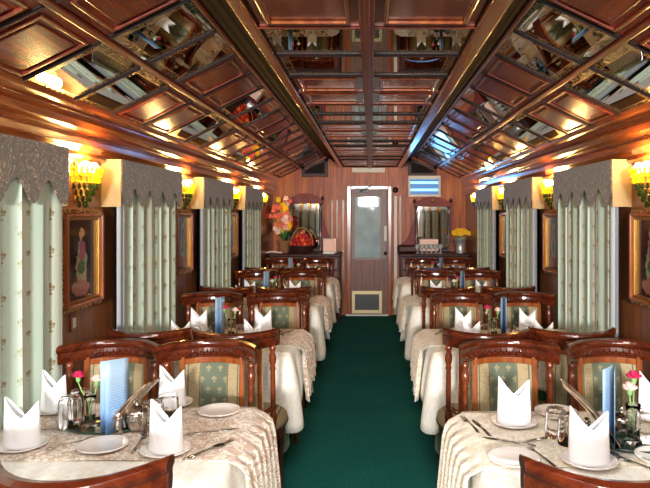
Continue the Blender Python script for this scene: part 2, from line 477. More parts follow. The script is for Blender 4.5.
PITCH = 0.437; Y0 = 2.45 - PITCH * 9
NR = int((YB - Y0) / PITCH) + 1
def slope(name, s):
    PITCH = .448; Y0 = 2.58 - PITCH * 9
    x0, z0 = (SXL, SZ) if s < 0 else (SXR, SZ)
    x1, z1 = CX + s * PKX, PKZ
    L = sqrt((x1 - x0) ** 2 + (z1 - z0) ** 2); dx, dz = (x1 - x0) / L, (z1 - z0) / L
    nx, nz = (dz * (1 if s < 0 else 1), -dx) if s < 0 else (-dz * -1, dx)
    # normal pointing down / into the room
    nx, nz = (dz, -dx) if s < 0 else (dz, -dx)
    if nz > 0: nx, nz = -nx, -nz
    P = lambda a, y, h: (x0 + dx * a + nx * h, y, z0 + dz * a + nz * h)
    def slab(m, a0, a1, y0, y1, h0, h1):
        v = [P(a, y, h) for a in (a0, a1) for y in (y0, y1) for h in (h0, h1)]
        m.add(v, [(0, 1, 3, 2), (4, 6, 7, 5), (0, 4, 5, 1), (2, 3, 7, 6), (0, 2, 6, 4), (1, 5, 7, 3)])
    base = MB(); slab(base, -.12, L + .02, YF, YB, -.05, -.012)
    root = struct(base.build(name, 'ceil'))
    rib = MB(); mid = L * 0.5
    for a, w, h in ((0.012, .024, .012), (mid, .03, .010), (L - .012, .024, .010)): slab(rib, a - w / 2, a + w / 2, YF, YB, -.012, h)
    rib.build('rib', 'ceil', root, bevel=.006)
    for k in range(NR):
        y = Y0 + k * PITCH
        if y > -1 and y < YB: 
            for a, b in ((.024, mid - .022), (mid + .022, L - .03)):
                r = MB(); slab(r, a, b, y - .012, y + .012, -.012, .004); slab(r, a, b, y - .005, y + .005, .003, .010)
                r.build('cross_rib', 'lath', root, bevel=.003)
    for k in range(NR):
        y = Y0 + k * PITCH; ya, yb = max(YF, y + .012), min(YB, y + PITCH - .012)
        if yb - ya < .1 or yb < -1: continue
        mir = ((k - 9) % 4) < 2
        for a, b in ((.024, mid - .022), (mid + .022, L - .03)):
            p = MB()
            if mir:
                v = [P(a, ya, -.004), P(b, ya, -.004), P(b, yb, -.004), P(a, yb, -.004)]
                p.add(v, [(0, 1, 2, 3)], [(0, 0), (1, 0), (1, 1), (0, 1)])
                p.build('mirror_panel', 'etched', root, solid=.004)
            else:
                slab(p, a, b, ya, yb, -.012, -.004)
                fr = MB()
                for q in ((a + .03, a + .045, ya + .03, yb - .03), (b - .045, b - .03, ya + .03, yb - .03), (a + .045, b - .045, ya + .03, ya + .045), (a + .045, b - .045, yb - .045, yb - .03)):
                    slab(fr, *q, -.004, .008)
                o = p.build('wood_panel', 'ceil_panel', root)
                fr.build('moulding', 'ceil', o, bevel=.003)
                c2 = MB(); slab(c2, a + .07, b - .07, ya + .07, yb - .07, -.004, .004); c2.build('raised_field', 'ceil_panel', o, bevel=.004)
    return root
slope('ceiling_left', -1); slope('ceiling_right', 1)

def duct():
    base = MB().box(DL, DR, YF, YB, DZ + .012, DZ + .05)
    root = struct(base.build('ceiling', 'ceil'))
    mx = (DL + DR) / 2
    rib = MB()
    rib.box(mx - .028, mx + .028, YF, YB, DZ - .03, DZ + .012)
    rib.box(mx - .01, mx + .01, YF, YB, DZ - .038, DZ - .03)
    rib.build('rib', 'ceil', root, bevel=.005)
    for k in range(NR):
        y = Y0 + k * PITCH
        if y < -1 or y > YB: continue
        for a, b in ((DL, mx - .028), (mx + .028, DR)):
            MB().box(a, b, y - .016, y + .016, DZ - .008, DZ + .012).box(a, b, y - .006, y + .006, DZ - .014, DZ - .008).build('cross_rib', 'lath' if ((k - 9) % 4) in (1, 2) else 'ceil', root, bevel=.003)
    for k in range(NR):
        y = Y0 + k * PITCH; ya, yb = max(YF, y + .016), min(YB, y + PITCH - .016)
        if yb - ya < .1 or yb < -1: continue
        mir = ((k - 9) % 4) < 2
        for a, b in ((DL + .02, mx - .028), (mx + .028, DR - .02)):
            if mir:
                MB().add([(a, ya, DZ + .002), (b, ya, DZ + .002), (b, yb, DZ + .002), (a, yb, DZ + .002)], [(0, 1, 2, 3)], [(0, 0), (1, 0), (1, 1), (0, 1)]).build('mirror_panel', 'etched', root, solid=.004)
            else:
                o = MB().box(a, b, ya, yb, DZ, DZ + .012).build('wood_panel', 'ceil_panel', root)
                fr = MB()
                for q in ((a + .035, a + .05, ya + .035, yb - .035), (b - .05, b - .035, ya + .035, yb - .035), (a + .05, b - .05, ya + .035, ya + .05), (a + .05, b - .05, yb - .05, yb - .035)):
                    fr.box(*q, DZ - .014, DZ)
                fr.build('moulding', 'cornice', o, bevel=.004)
duct()
M['steps'] = Mat('blackened_wood', '1e0f0c', 0.7, Specular_IOR_Level=0.06).m
# stepped sides of the dropped centre ceiling
for i, s in ((3, -1), (4, 1)):
    xo = CX + s * PKX; xi = DL if s < 0 else DR
    st = 7; prof = [(0, PKZ + .03)]
    for k in range(st):
        a = k / st; b = (k + 1) / st
        prof += [(abs(xo - xi) * (a + .02), PKZ - (PKZ - DZ) * a - (.012 if k % 2 else 0)), (abs(xo - xi) * (b - .05), PKZ - (PKZ - DZ) * a - (.022 if k % 2 else .008))]
    prof += [(abs(xo - xi), DZ - .01), (abs(xo - xi) + .02, DZ - .01), (abs(xo - xi) + .02, PKZ + .03)]
    path = [(lambda a, b, y=y: (xo - s * a, y, b)) for y in (YF, YB)]
    t = struct(MB().sweep(prof, path).build('trim_%d' % i, 'steps', bevel=.003))
    r = MB(); _a = sorted((xi - s * .015, xi + s * (.05 if s > 0 else .03))); r.box(_a[0], _a[1], YF, YB, DZ - .03, DZ - .005)
    r.build('edge_bead', 'cornice', t, bevel=.006)

# ------------------------------------------------------------------ back wall fittings
def bx(px0, px1, py0, py1, d0, d1, Y=YB, m=None):  # a box standing out from the back wall, measured at the wall
    g = Y / F
    return (m or MB()).box((px0 - VX) * g, (px1 - VX) * g, Y - d1, Y - d0, H - (py1 - VY) * g, H - (py0 - VY) * g)
dr = MB()
bx(347, 351, 186, 315, 0, .05, m=dr); bx(388, 391.5, 186, 315, 0, .05, m=dr); bx(351, 388, 186, 189.5, 0, .05, m=dr)
door = struct(dr.build('door_1', 'amber', bevel=.006))
lf = MB(); bx(351.2, 387.8, 189.7, 315.2, 0, .02, m=lf); leaf = lf.build('door_leaf', wood('door_wood', '562a1e', '7c4634', .45, 2, .0), door)
st = MB(); bx(351.5, 355, 190, 259, .02, .032, m=st); bx(380.5, 386, 190, 259, .02, .032, m=st); bx(355, 380.5, 190, 197, .02, .032, m=st); bx(355, 380.5, 257.5, 260, .02, .032, m=st)
st.build('door_stile', Mat('lavender_grey_steel', '8a7a7c', 0.5, 0.0).m, door, bevel=.003)
bx(355, 380.5, 197, 257.5, .02, .027).build('glass_pane', 'door_glass', door)
vf = MB(); bx(352, 355, 290.5, 313, .02, .045, m=vf); bx(379, 382, 290.5, 313, .02, .045, m=vf); bx(355, 379, 290.5, 294, .02, .045, m=vf); bx(355, 379, 309.5, 313, .02, .045, m=vf)
v = vf.build('vent_frame', Mat('pale_brass_frame', 'c8b486', .35, .3).m, door, bevel=.003)
vm = MB(); bx(355, 379, 294, 309.5, .022, .026, m=vm)
for k in range(7): bx(355, 379, 295 + k * 2.1, 295.8 + k * 2.1, .026, .034, m=vm)
vm.build('vent_grille', 'black', v)
bx(384, 386.6, 226, 241, .032, .05).build('handle_plate', 'white', door, bevel=.004)
MB().sphere((385.3 - VX) * YB / F, YB - .07, H - (253 - VY) * YB / F, .028).build('door_knob', 'black', door)
cl = MB(); bx(355, 368, 188.5, 193, .05, .09, m=cl); cl.tube([((360 - VX) * YB / F, YB - .1, H + 21 * YB / F), ((372 - VX) * YB / F, YB - .12, H + 27.5 * YB / F)], .008)
cl.build('door_closer', 'black', door)
bx(346, 388, 313.6, 316, 0, .09).build('threshold', 'white', door)
tag(MB().lathe([(1e-6, 0), (.035, 0), (.045, .01), (.045, .03)], n=20).build('round_fitting', 'black'), 'small round black fitting on back wall right of door closer', 'fitting')
kn = [o for o in COL.objects if o.name == 'round_fitting'][0]; kn.rotation_euler = (pi / 2, 0, 0); kn.location = ((395.5 - VX) * YB / F, YB - .03 + .03, H + 23 * YB / F)
bm2 = MB(); bx(352, 385, 168, 172.5, 0, .02, m=bm2)
tag(bm2.build('notice_strip', 'white', bevel=.003), 'long pale strip on back wall above the door', 'sign')
for k, px in enumerate((331, 336, 342, 394, 399)):
    t = MB(); bx(px, px + (2.4 if px != 394 else 3.0), 196 if px > 390 else 200, 314, 0, .016, m=t)
    struct(t.build('trim_%d' % (10 + k), 'white' if px == 394 else 'wallwood', bevel=.002))
for k, (a, b, y0, y1) in enumerate(((302, 328, 158, 177), (408, 436.5, 158, 176.5))):
    f = MB(); bx(a, a + 3, y0 + (0 if k else 8), y1, 0, .05, m=f); bx(b - 3, b, y0 + (8 if k else 0), y1, 0, .05, m=f); bx(a, b, y1 - 3.4, y1, 0, .055, m=f)
    g = YB / F; X = lambda p: (p - VX) * g; Z = lambda p: H - (p - VY) * g
    tl, tr = (y0 + 9, y0) if k == 0 else (y0, y0 + 9)
    f.prism([(X(a), Z(tl) - .05), (X(b), Z(tr) - .05), (X(b), Z(tr)), (X(a), Z(tl))], lambda p, q, t: (p, YB - t, q), .05)
    w = struct(f.build('window_%d' % (20 + k), 'cabinet', bevel=.003))
    MB().prism([(X(a + 3), Z(y1 - 3.4)), (X(b - 3), Z(y1 - 3.4)), (X(b - 3), Z(tr) - .05), (X(a + 3), Z(tl) - .05)], lambda p, q, t: (p, YB - .01 - t, q), .006).build('pane', 'dark_glass', w)
# fluorescent wall fitting
u = empty('wall_light', ((424 - VX) * YB / F, YB, H + 26 * YB / F)); tag(u, 'white framed wall light with two glowing blue tubes, above right mirror', 'light')
g = YB / F
def lb(a, b, y0, y1, d0, d1, m): return m.box((a - 424) * g, (b - 424) * g, -d1, -d0, (187 - y1) * g, (187 - y0) * g)
m1 = MB(); lb(408, 440, 176, 179.5, 0, .09, m1); lb(408, 440, 194.5, 197, 0, .09, m1); lb(408, 410, 179.5, 194.5, 0, .09, m1); lb(438, 440, 179.5, 194.5, 0, .09, m1)
m1.build('housing', 'white', u, bevel=.004)
m1 = MB(); lb(410, 438, 179.5, 194.5, .01, .02, m1); m1.build('reflector', 'blue_grille', u)
for yy in (182.8, 190):
    m1 = MB(); lb(410.3, 437.7, yy - 1.1, yy + 1.1, .03, .06, m1); m1.build('tube', 'tube', u, bevel=.008)
u.location.z = H + 26 * g
lt = bpy.data.lights.new('tube_glow', 'AREA'); lt.shape = 'RECTANGLE'; lt.size = .42; lt.size_y = .18; lt.energy = 1.2; lt.color = (.1, .42, 1)
lo = bpy.data.objects.new('tube_glow', lt); COL.objects.link(lo); lo.parent = u; lo.location = (0, -.1, 0); lo.rotation_euler = (-pi / 2, 0, 0)

def sideboard(x0, x1, label):
    y0, y1, z = 9.25, 9.85, 1.0
    r = empty('sideboard', ((x0 + x1) / 2, (y0 + y1) / 2, 0)); tag(r, label, 'sideboard')
    hx, hy = (x1 - x0) / 2, (y1 - y0) / 2
    MB().box(-hx + .02, hx - .02, -hy + .02, hy, .06, z - .04).build('body', 'cabinet', r, bevel=.005)
    MB().box(-hx, hx, -hy - .02, hy, z - .04, z).build('top', 'cabinet', r, bevel=.01)
    MB().box(-hx + .04, hx - .04, -hy + .05, hy, 0, .06).build('plinth', 'cabinet', r)
    for i in range(2):
        a, b = (-hx + .05, -.01) if i == 0 else (.01, hx - .05)
        d = MB().box(a, b, -hy, -hy + .02, .1, z - .25).build('door', 'mahogz', r, bevel=.006)
        MB().sphere(b - .04 if i == 0 else a + .04, -hy - .012, .5, .014).build('knob', 'brass', d)
        d = MB().box(a, b, -hy, -hy + .02, z - .23, z - .07).build('drawer', 'mahogz', r, bevel=.006)
        MB().sphere((a + b) / 2, -hy - .012, z - .15, .014).build('knob', 'brass', d)
    return r
GX = lambda px, Y: (px - VX) / F * Y
sideboard(-1.50, GX(341, 9.25), 'dark wooden sideboard in the left back corner under the red basket')
sideboard(GX(399, 9.25), 1.45, 'dark wooden sideboard in the right back corner under the yellow flowers')

def overmirror(px0, px1, pyt, pyb, label, s):
    Y = 9.82; g = Y / F; xc = ((px0 + px1) / 2 - VX) * g; hw = (px1 - px0) / 2 * g; z0 = 1.0; zt = H - (pyt - VY) * g
    r = empty('overmantel_mirror', (xc, Y, 1.0)); tag(r, label, 'mirror')
    ht = zt - 1.0; hs = ht - .16
    MB().box(-hw + .04, hw - .04, -.02, .0, .02, hs).build('mirror_glass', 'mirror', r)
    MB().box(-hw, hw, -.06, .02, 0, .05).build('base_rail', 'cabinet', r, bevel=.006)
    prof = [(.02, 0), (.03, .03), (.018, .06), (.024, .2), (.016, .22), (.026, .3), (.022, hs - .12), (.03, hs - .09), (.018, hs - .05), (.028, hs)]
    for q in (-1, 1):
        MB().lathe([(max(.001, a), b) for a, b in prof], q * (hw - .02), -.035, 0, 12).build('column', Mat('silvered_wood', '6a5c60', .25, .5).m, r)
        MB().lathe([(.02, 0), (.025, .02), (.008, .06), (1e-6, .08)], q * (hw + .01), -.035, hs + .06, 10).build('finial', 'cabinet', r)
    ar = [(-hw - .02, hs), (hw + .02, hs), (hw + .02, hs + .05)]
    for k in range(13):
        a = k / 12; x = (hw + .01) * (1 - 2 * a)
        ar.append((x, hs + .06 + .1 * sin(pi * a)))
    ar.append((-hw - .02, hs + .05))
    MB().prism(ar, lambda a, b, t: (a, -.07 + t, b), .08).build('pediment', 'maroon', r, bevel=.005)
    MB().sphere(0, -.075, hs + .09, .025).build('rosette', 'brass', r)
    # concave side wing toward the door
    w = [(s * hw, .0), (s * (hw + .22), .0)]
    for k in range(9):
        a = k / 8; w.append((s * (hw + .22 - .22 * a ** .6), .12 + (hs - .25) * a ** 1.25))
    MB().prism(w, lambda a, b, t: (a, -.04 + t, b), .03).build('side_wing', 'maroon', r, bevel=.004)
    return r
overmirror(288, 322, 193.5, 255, 'tall mirror with rounded dark wood pediment behind the red basket', 1)
overmirror(415, 450, 196.5, 255, 'tall mirror with dark wood pediment in front of wall right of door', -1)

# ------------------------------------------------------------------ valances, curtains
ORD = ['nearest to the camera', 'second from the camera', 'third from the camera', 'nearest to the back wall']
def window_dress(side, idx, yc):
    s = -1 if side == 'left' else 1
    xw = XL if s < 0 else XR; dep = 0.11; xf = xw - s * dep; hw = .57
    where = '%s wall, %s' % (side, ORD[idx]) if idx >= 0 else '%s wall beside the camera' % side
    # valance box: embroidered face with a wavy hem, satin returns
    r = empty('valance', (xf, yc, 1.905)); tag(r, 'grey embroidered valance with wavy hem, %s' % where, 'valance', 'valances over the curtains')
    NW = 4.5
    def face(u_, v_):
        y = -hw + 2 * hw * u_
        zb = -.265 + .105 * (.5 + .5 * cos(2 * pi * NW * u_ + 1.2)) ** .8
        return (0, y, zb * (1 - v_))
    MB().grid(face, 72, 6, smooth=False).build('valance_face', 'valance', r, solid=.012)
    for q in (-1, 1):
        MB().box(min(0, s * dep), max(0, s * dep), q * hw - .006, q * hw + .006, -.27, 0).build('valance_end', 'valance_side', r)
    MB().box(min(0, s * dep), max(0, s * dep), -hw, hw, -.012, 0).build('valance_top', 'valance_side', r)
    # curtain, pleated
    xc = xw - s * .085; wdt = 1.07
    rr = random.Random(idx * 7 + (3 if s > 0 else 0)); ph = rr.random() * 6
    nf = 6.5
    def cur(u_, v_):
        y = yc - wdt / 2 + .02 + wdt * u_
        k = 1.0 - .15 * v_
        a = 2 * pi * nf * u_ + ph + .6 * sin(5 * u_ + ph) + .15 * sin(3 * v_ + 8 * u_)
        x = .012 * sin(a) * k + .006 * sin(2.3 * a + 1)
        return (xc + x, y + .012 * sin(a * 2), .32 + 1.5 * v_)
    arc = [0.0]
    for k in range(180):
        p, q = cur(k / 180, .5), cur((k + 1) / 180, .5); arc.append(arc[-1] + sqrt((p[0] - q[0]) ** 2 + (p[1] - q[1]) ** 2))
    c = MB().grid(cur, 180, 10, lambda a, b: (arc[int(round(a * 180))] + ph, b * 1.5)).build('curtain', 'curtain')
    tag(c, 'pale mint curtain with gold motifs hanging under valance, %s' % where, 'curtain', 'pale mint window curtains')
    def ed(u_, v_):
        y = yc - wdt / 2 - .03 + .07 * u_
        return (xc + .02 * sin(9 * u_) * 1.0 + s * .0, y, .33 + 1.48 * v_)
    MB().grid(ed, 12, 4).build('lining', 'lining', c)
for i, yc in enumerate(WINY[1:]):
    window_dress('left', i, yc); window_dress('right', i, yc)

# ------------------------------------------------------------------ pictures and sconces on the piers
PIER = [3.29, 5.05, 6.83]
def picture(side, idx, yc):
    s = -1 if side == 'left' else 1; xw = XL if s < 0 else XR
    r = empty('framed_picture', (xw, yc, 1.36)); tag(r, 'gilt framed dark picture on the pier beside curtains, %s wall, %s' % (side, ['nearest to the camera', 'middle pier', 'farthest'][idx]), 'picture', 'gilt framed pictures between the windows')
    hw, hh = .23, .26
    def fr(m, w0, w1, d0, d1):
        a = sorted((-s * d0, -s * d1))
        m.box(*a, -hw + w0, -hw + w1, -hh + w0, hh - w0); m.box(*a, hw - w1, hw - w0, -hh + w0, hh - w0)
        m.box(*a, -hw + w1, hw - w1, -hh + w0, -hh + w1); m.box(*a, -hw + w1, hw - w1, hh - w1, hh - w0)
        return m
    fr(MB(), 0, .022, 0, .03).build('outer_frame', 'gilt', r, bevel=.005)
    fr(MB(), .022, .04, 0, .05).build('wood_frame', 'amber', r, bevel=.005)
    fr(MB(), .04, .056, 0, .035).build('inner_frame', 'gold', r, bevel=.004)
    x = -s * .016; u0, u1 = (0, 1) if s > 0 else (1, 0)
    MB().add([(x, -hw + .05, -hh + .05), (x, hw - .05, -hh + .05), (x, hw - .05, hh - .05), (x, -hw + .05, hh - .05)], [(0, 1, 2, 3)], [(u0, 0), (u1, 0), (u1, 1), (u0, 1)]).build('canvas', 'painting', r, solid=.004)
for i, y in enumerate(PIER): picture('left', i, y); picture('right', i, y)

# sconce prototype: half-round tiers of crystal drops tapering to the bottom (local +X away from wall)
def sconce():
    r = empty('crystal_sconce', (0, 0, 0)); tag(r, 'x', 'wall light', 'crystal drop wall lights')
    MB().box(0, .012, -.05, .05, -.1, .1).build('backplate', 'brass', r, bevel=.004)
    tiers = [(.125, .07, 13), (.118, .045, 13), (.11, .015, 11), (.095, -.02, 10), (.078, -.053, 8), (.058, -.084, 6), (.036, -.113, 4)]
    fr = MB()
    for rad, z, n_ in tiers:
        fr.tube([(.012 + rad * .8 * cos(a), rad * sin(a), z + .012) for a in [(-pi / 2) + pi * k / 12 for k in range(13)]], .003, 6)
    fr.tube([(.012, 0, .08), (.012, 0, -.12)], .005)
    fr.build('brass_frame', 'brass', r)
    d = MB().lathe([(1e-6, .012), (.004, .008), (.0085, -.006), (.009, -.014), (.0055, -.022), (1e-6, -.025)], n=8).build('crystal_drop', 'crystal', r)
    dg_ = None; first = True
    for rad, z, n_ in tiers:
        for k in range(n_):
            a = -pi / 2 + pi * (k + .5) / n_
            if z < 0 and dg_ is None:
                dg_ = d.data.copy(); dg_.materials[0] = M['crystal_green']
            o = d if first else d.copy()
            if z < 0: o.data = dg_
            if not first: COL.objects.link(o); o.parent = r
            o.location = (.012 + rad * .8 * cos(a), rad * sin(a), z); first = False
    MB().sphere(.06, -.045, .075, .028).build('bulb', 'bulb', r)
    MB().sphere(.06, .045, .075, .028).build('bulb', 'bulb', r)
    MB().box(.01, .05, -.045, .045, .03, .036).build('lamp_arm', 'brass', r)
    l = bpy.data.lights.new('sconce_glow', 'POINT'); l.energy = SCONCE_W; l.color = (1, .56, .16); l.shadow_soft_size = .03
    o = bpy.data.objects.new('sconce_glow', l); COL.objects.link(o); o.parent = r; o.location = (.07, 0, .13)
    return r
sp = sconce(); first = True
for side in ('left', 'right'):
    for i, y in enumerate(PIER + [8.62]):
        where = ['on the pier nearest the camera', 'on the second pier', 'on the third pier', 'nearest the back wall'][i]
        x, rz = (XL, 0) if side == 'left' else (XR, pi)
        lab = 'lit wall light of tiered green-gold crystal drops, %s wall, %s' % (side, where)
        if first: sp.location = (x, y, 1.765); sp['label'] = lab; first = False
        else: copy_thing(sp, (x, y, 1.765), rz, lab)
sw = MB().box(0, .012, -.03, .03, -.045, .045).build('switch_plate', 'mahogz', bevel=.003)
sw.location = (XL, 3.22, 1.04); tag(sw, 'small dark switch plate below the nearest left picture', 'switch')
MB().box(.012, .018, -.012, .012, -.025, .025).build('switch_rocker', 'white', sw)

# ------------------------------------------------------------------ chair
def chair_proto(both=False):
    r = empty('dining_chair', (0, 0, 0)); tag(r, 'x', 'chair', 'barrel-back dining chairs')
    HW = .215
    def back(x, z):                                 # plan curve of the barrel back, leaning away
        return -.165 - .15 * (1 - abs(x / HW) ** 2.2) - .07 * (z - .46)
    # crest rail
    cm = MB(); path = []
    N = 18
    for k in range(N + 1):
        x = -HW - .012 + (2 * HW + .024) * k / N; t = 1 - (x / HW) ** 2
        arch = 0
        path.append(lambda a, b, x=x, arch=arch: (x, back(x, .97) + a, b + arch * (1 if b > .93 else .4)))
    sec = [(-.016, .905), (.016, .905), (.02, .935), (.018, .955), (.03, .962), (.034, .975), (.028, .988), (0, .994), (-.028, .988), (-.034, .975), (-.03, .962), (-.018, .955), (-.02, .935)]
    cr = cm.sweep(sec, path).build('crest_rail', 'mahog', r, bevel=.003)
    z_ = MB()
    NZ = 26
    for k in range(NZ):
        x = -.19 + .38 * (k + .5) / NZ; dx = .38 / NZ / 2
        for sgn in ((1, -1) if both else (1,)):
            y = back(x, .95) + sgn * .019
            up = k % 2
            zc = .938 if up else .928
            z_.add([(x - dx, y, zc - .008), (x + dx, y, zc - .008), (x, y, zc + .012), (x, y + sgn * .009, zc)], [(0, 1, 3), (1, 2, 3), (2, 0, 3)])
            z_.add([(x - dx, y, .917), (x + dx, y, .917), (x + dx, y, .922), (x - dx, y, .922), (x - dx, y + sgn * .006, .9195), (x + dx, y + sgn * .006, .9195)], [(0, 1, 5, 4), (4, 5, 2, 3)])
    z_.build('carved_band', 'mahog', cr)
    # outer turned posts
    for q in (-1, 1):
        x = q * (HW - .018)
        prof = [(.013, 0), (.016, .02), (.02, .06), (.014, .09), (.011, .1), (.016, .11), (.013, .125), (.0135, .28), (.012, .31), (.017, .32), (.012, .335), (.019, .36), (.02, .385), (.012, .41), (.018, .42), (.018, .445)]
        pm = MB(); m0 = len(pm.v); pm.lathe(prof, 0, 0, .465, 10)
        pm.v = [(a + x, b + back(x, c), c) for a, b, c in pm.v]
        pm.build('back_post', 'mahogz', r)
    # pad frame
    fm = MB(); PW = .142
    for q in (-1, 1):
        pts = [(q * PW, back(PW, z) , z) for z in (.5, .7, .92)]
        for i in range(2):
            a, b = pts[i], pts[i + 1]
            v = []
            for p in (a, b):
                v += [(p[0] - .012, p[1] - .014, p[2]), (p[0] + .012, p[1] - .014, p[2]), (p[0] + .012, p[1] + .014, p[2]), (p[0] - .012, p[1] + .014, p[2])]
            fm.add(v, [(0, 1, 5, 4), (1, 2, 6, 5), (2, 3, 7, 6), (3, 0, 4, 7), (0, 3, 2, 1), (4, 5, 6, 7)])
    for z in (.525, .893):
        path = [(lambda a, b, x=x, z=z: (x, back(x, z) + a, z + b)) for x in [-.15 + .3 * k / 10 for k in range(11)]]
        fm.sweep([(-.013, -.014), (.013, -.014), (.013, .014), (-.013, .014)], path)
    fm.build('pad_frame', 'amber', r, bevel=.003)
    for q in (-1, 1):                                # lower side rails joining post and pad
        MB().tube([(q * .145, back(.145, .57), .56), (q * .195, back(.195, .57), .575)], .012, 8).build('side_rail', 'mahogz', r)
    pm = MB()
    for sg in (1, -1):
        def f(u_, v_, sg=sg):
            x = -.13 + .26 * u_; z = .53 + .355 * v_
            bulge = .022 * (1 - (2 * u_ - 1) ** 4) * (1 - (2 * v_ - 1) ** 6) + .004
            return (x, back(x, z) + sg * bulge, z)
        pm.grid(f, 14, 14, lambda a, b: (-.13 + .26 * a, .355 * b))
    pm.build('back_pad', 'pad', r)
    # seat: D shaped
    def outline(rad, n_=40):
        o = []
        for k in range(n_):
            a = 2 * pi * k / n_; c, s_ = cos(a), sin(a)
            x = rad * 1.02 * (abs(c) ** .8) * (1 if c > 0 else -1); y = rad * (abs(s_) ** .85) * (1 if s_ > 0 else -1)
            o.append((x, y))
        return o
    def stack(m, rows, smooth=True):
        n_ = 40; vs = []; fs = []
        for rad, z in rows: vs += [(x, y + .01, z) for x, y in outline(rad)]
        for i in range(len(rows) - 1):
            for k in range(n_): fs.append((i * n_ + k, i * n_ + (k + 1) % n_, (i + 1) * n_ + (k + 1) % n_, (i + 1) * n_ + k))
        fs.append(tuple(range(n_))[::-1]); fs.append(tuple((len(rows) - 1) * n_ + k for k in range(n_)))
        return m.add(vs, fs, None, smooth)
    stack(MB(), [(.225, .375), (.235, .38), (.235, .425), (.228, .43)], False).build('seat_frame', 'mahog', r)
    stack(MB(), [(.228, .43), (.236, .445), (.232, .465), (.21, .483), (.15, .492), (.06, .496)]).build('seat_cushion', 'seat', r)
    stack(MB(), [(.236, .428), (.24, .433), (.236, .438)]).build('seat_piping', 'piping', r)
    for q in (-1, 1):
        MB().lathe([(.012, 0), (.016, .02), (.012, .05), (.015, .08), (.019, .28), (.022, .32), (.016, .335), (.024, .35), (.024, .38)], q * .18, .16, 0, 12).build('leg', 'mahog', r)
        lm = MB()
        lm.tube([(q * .175, -.25, 0), (q * .178, -.215, .2), (q * .186, -.2, .4), (q * .195, -.235, .5)], [.014, .017, .027, .02], 8)
        lm.build('leg', 'mahogz', r)
    return r
ch = chair_proto(); chb = chair_proto(True)
used = set()
def put_chair(x, y, facing, label, both=False):
    """y = where the crest rail stands; facing 'away' shows its back to the camera"""
    proto = chb if both else ch
    off = .345
    loc, rz = ((x, y + off, 0), 0) if facing == 'away' else ((x, y - off, 0), pi)
    rz += random.uniform(-.03, .03)
    if proto.name not in used:
        used.add(proto.name); _cache[proto.name] = [(c, kids(c)) for c in kids(proto)]
        proto.location = loc; proto.rotation_euler = (0, 0, rz); proto['label'] = label; return proto
    return copy_thing(proto, loc, rz, label)

ROWN = ['nearest', 'second', 'third', 'farthest']
FARY = [3.05, 4.88, 6.78, 8.62]; NEARY = [1.42, 3.17, 5.08, 6.95]
LX = [[(-.755, -1.2), (-.70, -1.19), (-.73, -1.2), (-.73, -1.2)], [(-.725, -1.2), (-.71, -1.18), (-.72, -1.2), (-.72, -1.2)]]
RX = [[(.635, 1.13), (.68, 1.15), (.67, 1.13), (.68, 1.13)], [(.60, 1.10), (.61, 1.07), (.64, 1.14), (.66, 1.12)]]
for side, XX in (('left', LX), ('right', RX)):
    for r_ in range(4):
        for j, pos in enumerate(('aisle', 'window')):
            put_chair(XX[0][r_][j], FARY[r_], 'toward', 'fleur-padded wooden chair facing camera across %s %s table, %s side' % (ROWN[r_], side, pos))
            put_chair(XX[1][r_][j], NEARY[r_] + (.03 if j else 0), 'away', 'wooden barrel chair showing its back, near edge of %s %s table, %s side' % (ROWN[r_], side, pos), both=(side == 'right' and r_ == 1 and j == 1))

